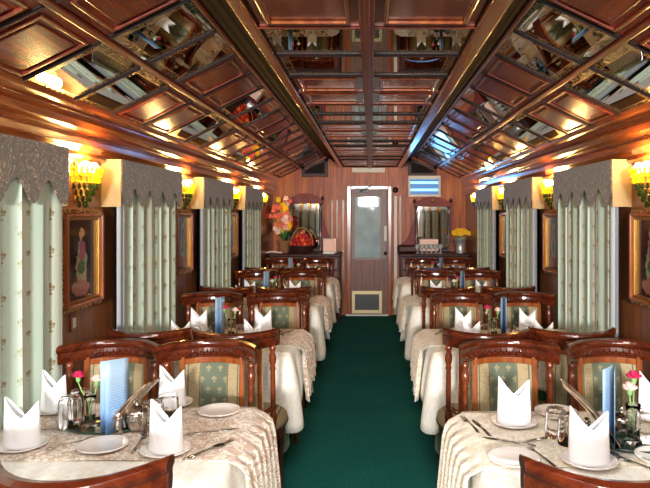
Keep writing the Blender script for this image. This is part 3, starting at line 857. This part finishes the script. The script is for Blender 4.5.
# ------------------------------------------------------------------ tables
TFAR = [2.72, 4.55, 6.4, 8.2]; TLEN = .80
def skirt_cloth(name, x0, x1, y0, y1, z, drop, extra, mat, label, flare=.06, amp=.022, nf=9, seed=0):
    rr = random.Random(seed); ph = rr.random() * 6
    per = []; rad = .03
    def seg(ax, ay, bx_, by, nx, ny, k):
        for i in range(k): per.append((ax + (bx_ - ax) * i / k, ay + (by - ay) * i / k, nx, ny))
    K = 26
    seg(x0 + rad, y0, x1 - rad, y0, 0, -1, K)
    for i in range(6): a = -pi / 2 + pi / 2 * i / 6; per.append((x1 - rad + rad * cos(a), y0 + rad + rad * sin(a), cos(a), sin(a)))
    seg(x1, y0 + rad, x1, y1 - rad, 1, 0, K)
    for i in range(6): a = pi / 2 * i / 6; per.append((x1 - rad + rad * cos(a), y1 - rad + rad * sin(a), cos(a), sin(a)))
    seg(x1 - rad, y1, x0 + rad, y1, 0, 1, K)
    for i in range(6): a = pi / 2 + pi / 2 * i / 6; per.append((x0 + rad + rad * cos(a), y1 - rad + rad * sin(a), cos(a), sin(a)))
    seg(x0, y1 - rad, x0, y0 + rad, -1, 0, K)
    for i in range(6): a = pi + pi / 2 * i / 6; per.append((x0 + rad + rad * cos(a), y0 + rad + rad * sin(a), cos(a), sin(a)))
    n_ = len(per); rings = 9; vs = []; uvs = []
    s = 0; S = [0]
    for i in range(1, n_): s += sqrt((per[i][0] - per[i - 1][0]) ** 2 + (per[i][1] - per[i - 1][1]) ** 2); S.append(s)
    for j in range(rings + 1):
        t = j / rings
        for i, (x, y, nx, ny) in enumerate(per):
            dc = min(sqrt((x - cx_) ** 2 + (y - cy_) ** 2) for cx_ in (x0, x1) for cy_ in (y0, y1))
            d = drop + extra * max(0, 1 - dc / .36) + .012 * sin(S[i] * 11 + ph)
            tt = max(0, t * d - .008)
            cf = exp(-(dc / .1) ** 2)
            w = (flare + .03 * cf) * tt + amp * min(1, t * 1.6) * (sin(S[i] * 2 * pi * nf / 2.0 + ph) + .5 * sin(S[i] * 2 * pi * nf * .8 + 2 * ph)) * (1 - .5 * cf) + amp * .9 * min(1, t * 3) + (.008 if j else 0)
            zz = z - (t * d if j else 0) + (.0 if j else 0)
            vs.append((x + nx * w, y + ny * w, zz)); uvs.append((x + nx * t * d, y + ny * t * d))
    fs = [(j * n_ + i, j * n_ + (i + 1) % n_, (j + 1) * n_ + (i + 1) % n_, (j + 1) * n_ + i) for j in range(rings) for i in range(n_)]
    m = MB(); m.add(vs, fs, uvs, True)
    # top, inset fan
    cxx, cyy = (x0 + x1) / 2, (y0 + y1) / 2
    o = len(m.v)
    tv = []; tu = []; tf = []
    levels = 6
    for j in range(levels):
        q = 1 - j / levels
        for (x, y, nx, ny) in per:
            X_, Y_ = cxx + (x - cxx) * q, cyy + (y - cyy) * q
            tv.append((X_, Y_, z + (.0012 * sin(X_ * 31 + ph) * sin(Y_ * 27) if j else 0))); tu.append((X_, Y_))
    tv.append((cxx, cyy, z)); tu.append((cxx, cyy))
    for j in range(levels - 1):
        for i in range(n_): tf.append((j * n_ + i, (j + 1) * n_ + i, (j + 1) * n_ + (i + 1) % n_, j * n_ + (i + 1) % n_))
    for i in range(n_): tf.append(((levels - 1) * n_ + i, levels * n_, (levels - 1) * n_ + (i + 1) % n_))
    m.add(tv, tf, tu, True)
    ob = m.build(name, mat, solid=.0025); tag(ob, label, 'tablecloth'); return ob

def runner(name, xin, xaisle, y0, y1, z, drop, mat, label, s, seed):
    ph = seed * 1.7
    def f(u_, v_):
        y = y0 + (y1 - y0) * v_
        L1 = abs(xaisle - xin); L2 = drop * (1 + .08 * sin(v_ * 9 + ph) + .25 * (v_ if seed % 2 == 0 else 1 - v_))
        d = u_ * (L1 + L2)
        if d < L1: return (xin + (xaisle - xin) * d / L1, y, z + .0018 * (1 + sin(y * 40 + d * 9)) + .002)
        e = (d - L1); k = min(1, e / .04)
        out = .055 * k + .10 * e + .016 * min(1, e / .1) * sin(v_ * 40 + ph + 2 * e) 
        return (xaisle - s * out * 1.0, y + .01 * sin(v_ * 18) * e, z + .003 - max(0, e - .006 * k) + .0)
    o = MB().grid(f, 60, 70, lambda a, b: (a * 1.4, b * .6)).build(name, mat, solid=.002)
    tag(o, label, 'table runner'); return o

def table(side, r_):
    s = -1 if side == 'left' else 1
    xa, xw = (-.485, -1.41) if s < 0 else (.375, 1.38)   # aisle edge / wall edge
    x0, x1 = min(xa, xw), max(xa, xw); y1 = TFAR[r_] - (.06 if side == 'right' and r_ == 0 else 0); y0 = y1 - TLEN
    nm = '%s %s' % (ROWN[r_], side)
    t = empty('dining_table', ((x0 + x1) / 2, (y0 + y1) / 2, 0)); tag(t, 'cloth-covered wooden dining table, the %s' % nm, 'table', 'dining tables')
    hx, hy = (x1 - x0) / 2, (y1 - y0) / 2
    MB().box(-hx + .02, hx - .02, -hy + .02, hy - .02, .725, .752).build('tabletop', 'mahog', t, bevel=.005)
    for a in (-1, 1):
        for b in (-1, 1): MB().lathe([(.018, 0), (.02, .05), (.026, .5), (.022, .6), (.03, .725)], a * (hx - .1), b * (hy - .1), 0, 10).build('leg', 'mahog', t)
    skirt_cloth('tablecloth', x0 + .09, x1 - .09, y0 + .07, y1 - .07, .756, .5, .12, 'satin', 'green satin undercloth below the white cloth, %s table' % nm, .06, .012, 12, r_ + 11)
    skirt_cloth('tablecloth', x0, x1, y0, y1, .762, .22, .25, 'cloth', 'cream damask tablecloth with pointed corners, %s table' % nm, .1, .013, 7, r_ + (5 if s > 0 else 0))
    rn = runner('table_runner', xw, xa, y0 + .20, y1 - .035, .764, .27, 'runner' if s < 0 else 'runner_r', '%s lace runner falling over the aisle edge, %s table' % ('beige' if s < 0 else 'ivory', nm), s, r_)
    return x0, x1, y0, y1
TB = {}
for side in ('left', 'right'):
    for r_ in range(4): TB[side, r_] = table(side, r_)

# ------------------------------------------------------------------ tableware prototypes
Z = .770
protos = {}
def fin(k, o, cat, grp): tag(o, 'x', cat, grp); protos[k] = [o, False]
def place(k, loc, label, rz=0, sc=None):
    p = protos[k]
    if not p[1]:
        p[1] = True; o = p[0]; _cache[o.name] = [(c, kids(c)) for c in kids(o)]
        o.location = loc; o.rotation_euler = (0, 0, rz); o['label'] = label
    else: o = copy_thing(p[0], loc, rz, label)
    o.scale = (sc, sc, sc) if sc else (1, 1, 1)
    return o
# napkin: a folded mitre - two overlapping curved leaves with a V between two points
def napkin(h1, h2, w=.057):
    m = MB()
    def f(u_, v_):
        a = 2 * pi * u_
        top = 0
        # peaks at a=0 and a=pi, notches in front and behind
        c = cos(a); p = abs(c)
        hp = h1 if c < 0 else h2
        notch = .62 * hp
        hh = notch + (hp - notch) * p ** 1.15
        fl_ = 1 + .05 * (1 - v_) ** 2 - .04 * v_ * v_
        x = w * (abs(c) ** .9) * (1 if c > 0 else -1) * fl_ ; y = w * .62 * sin(a) * (1 + .12 * (1 - v_)) * (1 - .45 * v_)
        return (x, y, hh * v_)
    m.grid(f, 64, 12)
    return m
o = napkin(.165, .15).build('napkin', 'napkin', solid=.0025); fin('nap', o, 'napkin', 'folded white napkins')
sh = MB().grid(lambda a, b: ((-.03 + .062 * a) + .004 * b, -.0372 + .010 * abs(2 * a - 1) ** 2 + .006 * b, .004 + .08 * b * (1 - .35 * a)), 8, 6).build('fold_flap', 'napkin', o, solid=.002)
# plate
o = MB().lathe([(1e-6, .004), (.05, .004), (.062, .008), (.084, .016), (.087, .0165), (.086, .012), (.062, .002), (.045, 0), (1e-6, 0)], n=40).build('side_plate', 'china'); fin('plate', o, 'plate', 'white china plates')
MB().lathe([(.045, -.0005), (.046, .001), (.04, .001), (.039, -.0005)], n=32).build('foot_ring', 'china', o)
# tumbler upside down, ribbed
def tumbler():
    m = MB(); n_ = 48; vs = []; fs = []
    prof = [(.036, 0), (.0355, .02), (.034, .06), (.032, .085), (.028, .098), (.0, .1)]
    inn = [(.0, .09), (.026, .088), (.03, .08), (.0325, .05), (.034, 0)]
    allp = prof + inn
    for i, (r_, h) in enumerate(allp):
        for k in range(n_):
            rr = r_ * (1 + (.05 * cos(k * pi / 2) if i < 5 and .01 < h < .095 else 0)); a = 2 * pi * k / n_
            vs.append((rr * cos(a), rr * sin(a), h))
    for i in range(len(allp) - 1):
        for k in range(n_): fs.append((i * n_ + k, i * n_ + (k + 1) % n_, (i + 1) * n_ + (k + 1) % n_, (i + 1) * n_ + k))
    for k in range(n_): fs.append(((len(allp) - 1) * n_ + k, (len(allp) - 1) * n_ + (k + 1) % n_, (k + 1) % n_, k))
    return m.add(vs, fs, None, True)
o = tumbler().build('tumbler', 'glass'); fin('tum', o, 'glass', 'upturned ribbed tumblers')
# bud vase with flowers
def flower(kind, mat, x, y, z, root, lean):
    import random as R
    rr = R.Random(int(abs(x) * 1e4) + int(z * 1000)); f = MB()
    for k in range(22):
        a = k * 2.4; el = .25 + .055 * k; rad = .027
        def pf(u_, v_, a=a, el=el):
            w = .008 * sin(pi * min(1, v_ * .8 + .15)) * (2 * u_ - 1); d = rad * v_
            ce, se = cos(el), sin(el)
            px_, pz_ = d * ce, d * se * .9
            return (x + px_ * cos(a) - w * sin(a) * 1.5, y + px_ * sin(a) + w * cos(a) * 1.5, z + pz_ + .003 * sin(9 * u_ + k))
        f.grid(pf, 4, 4)
    b = f.build(kind, mat, root, solid=.0008)
    MB().lathe([(.003, -.022), (.008, -.014), (.0095, -.004), (.011, .006)], x, y, z, 10).build('calyx', 'stem', b)
def vase(fl, key, grp):
    r = empty('bud_vase', (0, 0, 0)); tag(r, 'x', 'vase', grp)
    MB().lathe([(1e-6, 0), (.027, 0), (.029, .006), (.022, .014), (.020, .05), (.021, .1), (.024, .125), (.0225, .125), (.0185, .1), (.0175, .05), (.017, .02), (1e-6, .016)], n=24).build('vase_glass', 'glass', r)
    for (k, m, x, y, z) in fl:
        MB().tube([(x * -.1, y * .1, .02), (x * .2, y * .3, .1), (x * .75, y * .8, z - .05), (x, y, z - .02)], .0022, 6).build('stem', 'stem', r)
        flower(k, m, x, y, z, r, 0)
    protos[key] = [r, False]
vase([('carnation', 'petal_pink', -.045, 0, .19), ('carnation', 'petal_pale', .026, .0, .175)], 'vase2', 'bud vases with carnations')
vase([('carnation', 'petal_pink', .012, 0, .20), ('carnation', 'petal_white', -.02, .01, .165)], 'vase1', 'bud vases with carnations')
vase([('carnation', 'petal_pink', .003, 0, .21), ('carnation', 'petal_pale', -.015, -.01, .175)], 'vase3', 'bud vases with carnations')
# standing blue menu card (folded tent, nearly closed)
r = empty('menu_card', (0, 0, 0)); tag(r, 'x', 'menu', 'blue menu cards')
for q in (-1, 1):
    MB().grid(lambda a, b, q=q: (-.052 + .104 * a, q * .018 * (1 - a), .27 * b), 4, 4).build('card_leaf', 'menu_blue', r, solid=.0012)
protos['menu'] = [r, False]
# leaning printed menu
r = empty('menu_folder', (0, 0, 0)); tag(r, 'x', 'menu', 'printed menus')
MB().grid(lambda a, b: (-.02 + .17 * b ** 1.3, -.05 + .10 * a, .0 + .21 * b * (1 - .08 * b)), 6, 12).build('cover', 'menu_photo', r, solid=.003)
MB().grid(lambda a, b: (.0 + .15 * b ** 1.3, -.05 + .10 * a, .0 + .2 * b * (1 - .05 * b)), 6, 12).build('page', 'menu_photo', r, solid=.002)
protos['folder'] = [r, False]
# tray with shakers and pot
o = MB().lathe([(1e-6, 0), (.14, 0), (.15, .004), (.155, .012), (.15, .012), (.142, .006), (1e-6, .005)], n=40, sx=1, sy=.62).build('serving_tray', 'tray'); fin('tray', o, 'tray', 'dark green trays')
r = empty('salt_shaker', (0, 0, 0)); tag(r, 'x', 'shaker', 'steel shakers')
MB().lathe([(1e-6, 0), (.015, 0), (.016, .004), (.011, .02), (.013, .04), (.014, .048)], n=20).build('body', 'steel', r)
MB().lathe([(.0145, .048), (.0145, .054), (.011, .062), (.004, .066), (1e-6, .067)], n=20).build('cap', 'steel', r)
protos['shaker'] = [r, False]
r = empty('sugar_pot', (0, 0, 0)); tag(r, 'x', 'pot', 'lidded steel pots')
MB().lathe([(1e-6, 0), (.022, 0), (.024, .005), (.03, .012), (.034, .03), (.032, .042), (.033, .045)], n=28).build('bowl', 'steel', r)
MB().lathe([(.034, .045), (.033, .05), (.02, .06), (.006, .063), (.004, .068), (.007, .074), (.005, .08), (1e-6, .081)], n=28).build('lid', 'steel', r)
MB().tube([(.032, 0, .035), (.048, 0, .034), (.05, 0, .02), (.033, 0, .016)], .0025, 6).build('handle', 'steel', r)
protos['pot'] = [r, False]
# cutlery
def blade(m, pts):                                   # pts: (y, halfwidth, z)
    vs = []; fs = []
    for y, w, z in pts: vs += [(-w, y, z), (w, y, z), (w, y, z + .002), (-w, y, z + .002)]
    for i in range(len(pts) - 1):
        for k in range(4): fs.append((i * 4 + k, i * 4 + (k + 1) % 4, i * 4 + 4 + (k + 1) % 4, i * 4 + 4 + k))
    fs += [(0, 1, 2, 3), tuple(4 * (len(pts) - 1) + k for k in (3, 2, 1, 0))]
    return m.add(vs, fs, None, True)
o = blade(MB(), [(-.1, .004, .001), (-.09, .008, .002), (-.03, .006, .003), (0, .004, .003)]).build('knife', 'steel'); fin('knife', o, 'knife', 'table knives')
blade(MB(), [(0, .006, .002), (.03, .009, .002), (.07, .009, .001), (.095, .002, .001)]).build('blade', 'steel', o)
o = blade(MB(), [(-.095, .007, .001), (-.08, .0065, .003), (-.02, .003, .006), (.02, .003, .006), (.035, .009, .002), (.05, .0105, .001)]).build('fork', 'steel')
for q in range(4): blade(MB(), [(.05, .0014, .001), (.09, .001, .005)]).build('tine', 'steel', o, loc=(-.0085 + q * .0057, 0, 0))
fin('fork', o, 'fork', 'table forks')
o = blade(MB(), [(-.095, .008, .001), (-.08, .0065, .003), (-.02, .003, .006), (.03, .003, .007)]).build('spoon', 'steel')
MB().lathe([(1e-6, 0), (.012, .002), (.019, .007), (.02, .009), (.018, .009), (.011, .004), (1e-6, .002)], 0, .052, 0, 20, .9, 1.35).build('spoon_bowl', 'steel', o)
fin('spoon', o, 'spoon', 'table spoons')

ZP = Z + .006
# ---- nearest left table
L1 = 'nearest left table'
def on(k, px, py, label, rz=0, sc=None, dz=0.0, z=Z):
    x, y, _ = T(px, py, z); return place(k, (x, y, z + dz), label, rz, sc)
for (px, py, d) in ((22, 450, 'near window corner'), (54, 414, 'far window corner'), (166, 455, 'near aisle side'), (172, 408, 'far aisle side, tallest of the four')):
    pl = on('plate', px, py - 3, 'white plate under napkin, %s of %s' % (d, L1))
    on('nap', px, py - 3, 'two-pointed white napkin, %s of %s' % (d, L1), random.uniform(-.3, .3), 1.06 if d[0] == 'n' else 1.0, .005)
on('plate', 103, 448, 'empty white plate at the near edge of %s' % L1)
on('plate', 219, 413, 'empty white plate on the far aisle corner of %s' % L1)
on('plate', 100, 413, 'white plate behind the carnation vase on %s' % L1)
on('tray', 106, 427, 'oval dark green tray in middle of %s' % L1)
on('vase2', 90, 428, 'glass vase with crimson and pale pink carnations, %s' % L1, 0, 1.0, .006)
on('tum', 70, 428, 'upturned ribbed tumbler left of the carnations on %s' % L1, 0, 1.2, .006)
on('tum', 80, 421, 'upturned ribbed tumbler behind the carnations on %s' % L1, 0, 1.2, .006)
on('menu', 116, 433, 'blue menu card standing on %s' % L1, .9, 1.0, .006)
on('folder', 118, 431, 'brown printed menu leaning outward on %s' % L1, -.25, 1.0, .006)
on('shaker', 118, 434, 'steel shaker in front of the pot on %s' % L1, 0, 1.25, .006)
on('shaker', 124, 430, 'steel shaker beside the lidded pot on %s' % L1, 0, 1.25, .006)
on('pot', 137, 430, 'round lidded steel pot on %s' % L1, 0, 1.4, .006)
on('tum', 153, 432, 'upturned tumbler behind near aisle napkin on %s' % L1, 0, 1.2)
on('tum', 168, 425, 'upturned tumbler beside far aisle napkin on %s' % L1, 0, 1.2)
on('spoon', 76, 444, 'steel spoon left of the near plate on %s' % L1, -1.0)
on('fork', 140, 443, 'steel fork right of near plate on %s' % L1, .1)
on('knife', 45, 430, 'steel knife between window side napkins on %s' % L1, -1.1)
on('spoon', 207, 452, 'steel spoon lying near the aisle edge of %s' % L1, -.7)
on('fork', 213, 449, 'steel fork lying near the aisle edge of %s' % L1, -.6)
on('knife', 213, 432, 'steel knife in front of the far aisle plate on %s' % L1, -1.2)
# ---- nearest right table
R1 = 'nearest right table'
for (px, py, d, sc) in ((514, 427, 'far aisle corner', 1.12), (589, 466, 'middle of near edge', 1.12), (655, 420, 'far window side', 1.1)):
    on('plate', px, py - 3, 'white plate under napkin, %s of %s' % (d, R1), 0, 1.05)
    on('nap', px, py - 3, 'two-pointed white napkin, %s of %s' % (d, R1), random.uniform(-.25, .25), sc, .005)
on('plate', 514, 461, 'empty white plate at near aisle corner of %s' % R1)
on('plate', 556, 414, 'white plate behind the tumblers on %s' % R1, 0, 1.0)
on('plate', 662, 460, 'white plate at right end of %s, partly out of view' % R1)
on('tray', 640, 445, 'dark green oval tray under the rose vase on %s' % R1)
on('tum', 556, 437, 'upturned ribbed tumbler, left one of the pair on %s' % R1, 0, 1.1)
on('tum', 569, 444, 'upturned ribbed tumbler, right one of the pair on %s' % R1, 0, 1.1)
on('menu', 612, 450, 'blue menu card standing on %s' % R1, 1.0, 1.05, .006)
on('folder', 612, 446, 'brown printed menu leaning to the left on %s' % R1, 2.95, 1.15, .0)
on('vase3', 633, 444, 'glass vase with crimson carnation, %s' % R1, 0, 1.1, .006)
on('tum', 646, 442, 'upturned tumbler right of the vase on %s' % R1, 0, 1.1, .006)
on('shaker', 587, 435, 'steel shaker between napkin and menu on %s' % R1)
on('pot', 622, 436, 'round lidded steel pot behind menu card on %s' % R1, 0, 1.3, .006)
on('spoon', 626, 461, 'steel spoon right of the near napkin on %s' % R1, .6)
on('fork', 640, 466, 'steel fork right of the near napkin on %s' % R1, .6)
on('knife', 481, 428, 'dark handled knife near far aisle corner of %s' % R1, .2)
on('fork', 470, 425, 'steel fork near far aisle corner of %s' % R1, .2)
on('knife', 508, 442, 'steel knife lying across between two aisle plates on %s' % R1, 1.1)
on('knife', 537, 440, 'steel knife left of the tumbler pair on %s' % R1, -1.1)
on('fork', 542, 458, 'steel fork right of the near aisle plate on %s' % R1, .25)
on('knife', 558, 416, 'steel knife beside the far plate on %s' % R1, .4)

# ---- the tables behind
def set_table(side, r_):
    x0, x1, y0, y1 = TB[side, r_]; nm = '%s %s table' % (ROWN[r_], side); s = -1 if side == 'left' else 1
    W_ = x1 - x0; aisle = (lambda a: x1 - a) if s < 0 else (lambda a: x0 + a)
    spots = [('far aisle corner', .27, .66), ('far window corner', .72, .66), ('near aisle corner', .25, .17), ('near window corner', .70, .17)]
    for d, a, b in spots:
        place('plate', (aisle(a), y0 + b, Z), 'white plate at the %s of %s' % (d, nm))
        place('nap', (aisle(a), y0 + b, Z + .005), 'white folded napkin at the %s of %s' % (d, nm), random.uniform(-.4, .4), 1.0)
    place('tray', (aisle(.48), y0 + .42, Z), 'dark green tray in the middle of %s' % nm)
    place('vase1' if (r_ + s) % 2 else 'vase2', (aisle(.44), y0 + .42, Z + .006), 'glass vase with two carnations on %s' % nm)
    place('menu', (aisle(.50), y0 + .40, Z + .006), 'blue menu card standing on %s' % nm, 1.35)
    place('pot', (aisle(.575), y0 + .42, Z + .006), 'lidded steel pot on %s' % nm)
    place('shaker', (aisle(.55), y0 + .36, Z + .006), 'steel shaker on %s' % nm)
    place('tum', (aisle(.37), y0 + .40, Z), 'upturned tumbler on aisle side of %s' % nm)
    place('tum', (aisle(.66), y0 + .36, Z), 'upturned tumbler on window side of %s' % nm)
    place('knife', (aisle(.10), y0 + .62, Z), 'steel knife by the aisle edge of %s' % nm, -.4)
    place('fork', (aisle(.13), y0 + .60, Z), 'steel fork by the aisle edge of %s' % nm, .2)
for side in ('left', 'right'):
    for r_ in (1, 2, 3): set_table(side, r_)

# ------------------------------------------------------------------ things on the sideboards
SBZ = 1.0
def S(px, Y): return (px - VX) / F * Y
# gladioli and lilies in a clay pot
r = empty('flower_arrangement', (S(283, 9.4), 9.5, SBZ)); tag(r, 'tall arrangement of coral, red and cream flowers on left sideboard', 'flowers')
MB().lathe([(1e-6, 0), (.07, 0), (.075, .01), (.1, .15), (.11, .16), (.11, .18), (.09, .18), (.085, .15), (1e-6, .14)], n=24).build('pot', 'terracotta', r)
rr = random.Random(5)
stm = MB(); lv = MB(); fls = {k: MB() for k in ('petal_coral', 'petal_red', 'petal_pale', 'petal_yellow')}
for k in range(34):
    a = rr.uniform(0, 2 * pi); sp_ = rr.uniform(.02, .2); h = rr.uniform(.35, .72) - sp_ * .5
    tip = (sp_ * cos(a), sp_ * sin(a) * .7 - .02, .16 + h)
    stm.tube([(0, 0, .14), (tip[0] * .4, tip[1] * .4, .14 + h * .55), tip], .004, 5)
    mk = rr.choice(list(fls)) if k % 3 else 'petal_coral'
    for j in range(3):
        t = rr.uniform(.5, 1)
        cx_, cy_, cz_ = tip[0] * t + rr.uniform(-.025, .025), tip[1] * t, .14 + h * t
        for q in range(5):
            b = q * 1.256 + j
            def pf(u_, v_, b=b): 
                w = .019 * sin(pi * (v_ * .8 + .1)) * (2 * u_ - 1); d = .042 * v_
                return (cx_ + d * cos(b) - w * sin(b), cy_ - .012 * j % .03 - .02 * v_ * v_, cz_ + d * sin(b) + w * cos(b))
            fls[mk].grid(pf, 2, 3)
    b = rr.uniform(0, 6.28)
    lv.grid(lambda u_, v_: (.16 * v_ * cos(b) - .012 * sin(b) * (2 * u_ - 1) * sin(pi * v_), .12 * v_ * sin(b) + .012 * cos(b) * (2 * u_ - 1), .16 + .28 * v_ - .1 * v_ * v_), 2, 6)
stm.build('stem', 'stem', r); lv.build('leaf', 'leaf', r)
for k, m in fls.items(): m.build('blossom', k, r)
# red basket
r = empty('fruit_basket', (S(301.5, 9.35), 9.38, SBZ)); tag(r, 'basket heaped with shiny red and orange fruit on left sideboard', 'basket')
MB().lathe([(1e-6, 0), (.13, 0), (.15, .02), (.18, .11), (.19, .12), (.17, .12), (1e-6, .06)], n=28).build('basket_body', 'wicker', r)
MB().tube([(.17 * cos(a), 0, .1 + .28 * sin(a)) for a in [pi * k / 14 for k in range(15)]], .008, 6).build('handle', 'gold', r)
pk = 0
for lay, (rad, z, n_) in enumerate(((.14, .14, 11), (.1, .2, 8), (.06, .25, 5), (.0, .30, 1))):
    for k in range(n_):
        a = 2 * pi * k / n_ + lay
        o = MB().sphere(0, 0, 0, .042, 12).build('fruit', 'redfruit' if (k + lay) % 3 else 'orangefruit')
        o.location = (r.location[0] + rad * cos(a), r.location[1] + rad * sin(a), SBZ + z)
        tag(o, 'shiny %s fruit heaped in the basket on the left sideboard' % ('red' if (k + lay) % 3 else 'orange'), 'fruit', '%s fruit in the basket' % ('red' if (k + lay) % 3 else 'orange'))
# white folded cloth and box on the left sideboard
o = MB().grid(lambda a, b: (-.12 + .24 * a, -.09 + .18 * b, .018 + .02 * sin(3 * a + 4 * b) * sin(pi * a)), 12, 8).build('folded_cloth', 'petal_pale', solid=.02); o.location = (S(275, 9.35), 9.3, SBZ); tag(o, 'pale folded cloth lying on the left sideboard below the flowers', 'cloth')
r = empty('menu_stack', (S(330, 9.5), 9.5, SBZ)); tag(r, 'pale box of papers on left sideboard nearest the door', 'box')
MB().box(-.1, .1, -.06, .06, 0, .2).build('box_body', 'petal_pale', r, bevel=.01); MB().box(-.105, .105, -.065, .065, .2, .215).build('lid', 'white', r, bevel=.004)
r = empty('tissue_stack', (S(329, 9.3), 9.28, SBZ)); tag(r, 'low stack of white napkins at the front of left sideboard', 'napkins')
for k in range(3): MB().box(-.085 + k * .003, .085, -.05, .05, .012 * k, .012 * k + .011).build('napkin_sheet', 'napkin', r, bevel=.003)
# right sideboard: goblets, card, ice bucket with yellow flowers
wg = MB().lathe([(1e-6, 0), (.03, 0), (.03, .003), (.005, .008), (.004, .06), (.02, .075), (.03, .1), (.029, .14), (.027, .14), (.028, .1), (.018, .078), (1e-6, .07)], n=16).build('goblet', 'goblet')
fin('gob', wg, 'glass', 'goblets on the right sideboard')
for j in range(2):
    for k in range(6):
        place('gob', (S(417 + k * 4.6, 9.35) + .02 * j, 9.32 + .1 * j, SBZ), 'stemmed glass in the cluster on the right sideboard', 0, .95)
r = empty('card_sign', (S(429, 9.6), 9.6, SBZ)); tag(r, 'pale upright card standing behind the goblets on right sideboard', 'card')
MB().box(-.14, .14, -.006, .006, .02, .2).build('card', 'petal_pale', r, bevel=.003); MB().box(-.15, .15, -.02, .02, 0, .02).build('stand', 'cabinet', r, bevel=.003)
r = empty('ice_bucket', (S(460.5, 9.4), 9.42, SBZ)); tag(r, 'silver ice bucket on right sideboard holding yellow flowers', 'bucket')
MB().lathe([(1e-6, 0), (.07, 0), (.075, .01), (.065, .02), (.085, .2), (.1, .21), (.1, .22), (.08, .215), (.06, .03), (1e-6, .025)], n=28).build('bucket_body', 'pewter', r)
for q in (-1, 1): MB().tube([(q * .085, 0, .17), (q * .12, 0, .18), (q * .12, 0, .13), (q * .08, 0, .12)], .006, 6).build('handle', 'steel', r)
r = empty('yellow_flowers', (S(460.5, 9.4), 9.42, SBZ + .2)); tag(r, 'bunch of bright yellow flowers standing in the silver bucket', 'flowers')
ym = MB(); ys = MB()
for k in range(16):
    a = k * 2.4; d = .03 + .11 * (k / 16); c = (d * cos(a), d * sin(a) * .7, .09 + .05 * (1 - k / 16))
    ys.tube([(0, 0, -.12), (c[0] * .4, c[1] * .4, .02), c], .003, 5)
    for q in range(7):
        b = q * .9
        ym.grid(lambda u_, v_, b=b: (c[0] + .05 * v_ * cos(b) - .012 * (2 * u_ - 1) * sin(b) * sin(pi * (v_ * .8 + .1)), c[1] - .02 * v_, c[2] + .04 * v_ * sin(b) + .012 * (2 * u_ - 1) * cos(b)), 2, 3)
ym.build('blossom', 'petal_yellow', r); ys.build('stem', 'stem', r)
o = MB().box(-.16, .16, -.08, .08, 0, .12).build('dark_case', 'cabinet', bevel=.03); o.location = (S(408, 9.5), 9.5, SBZ); tag(o, 'low dark rounded case at the door end of right sideboard', 'case')
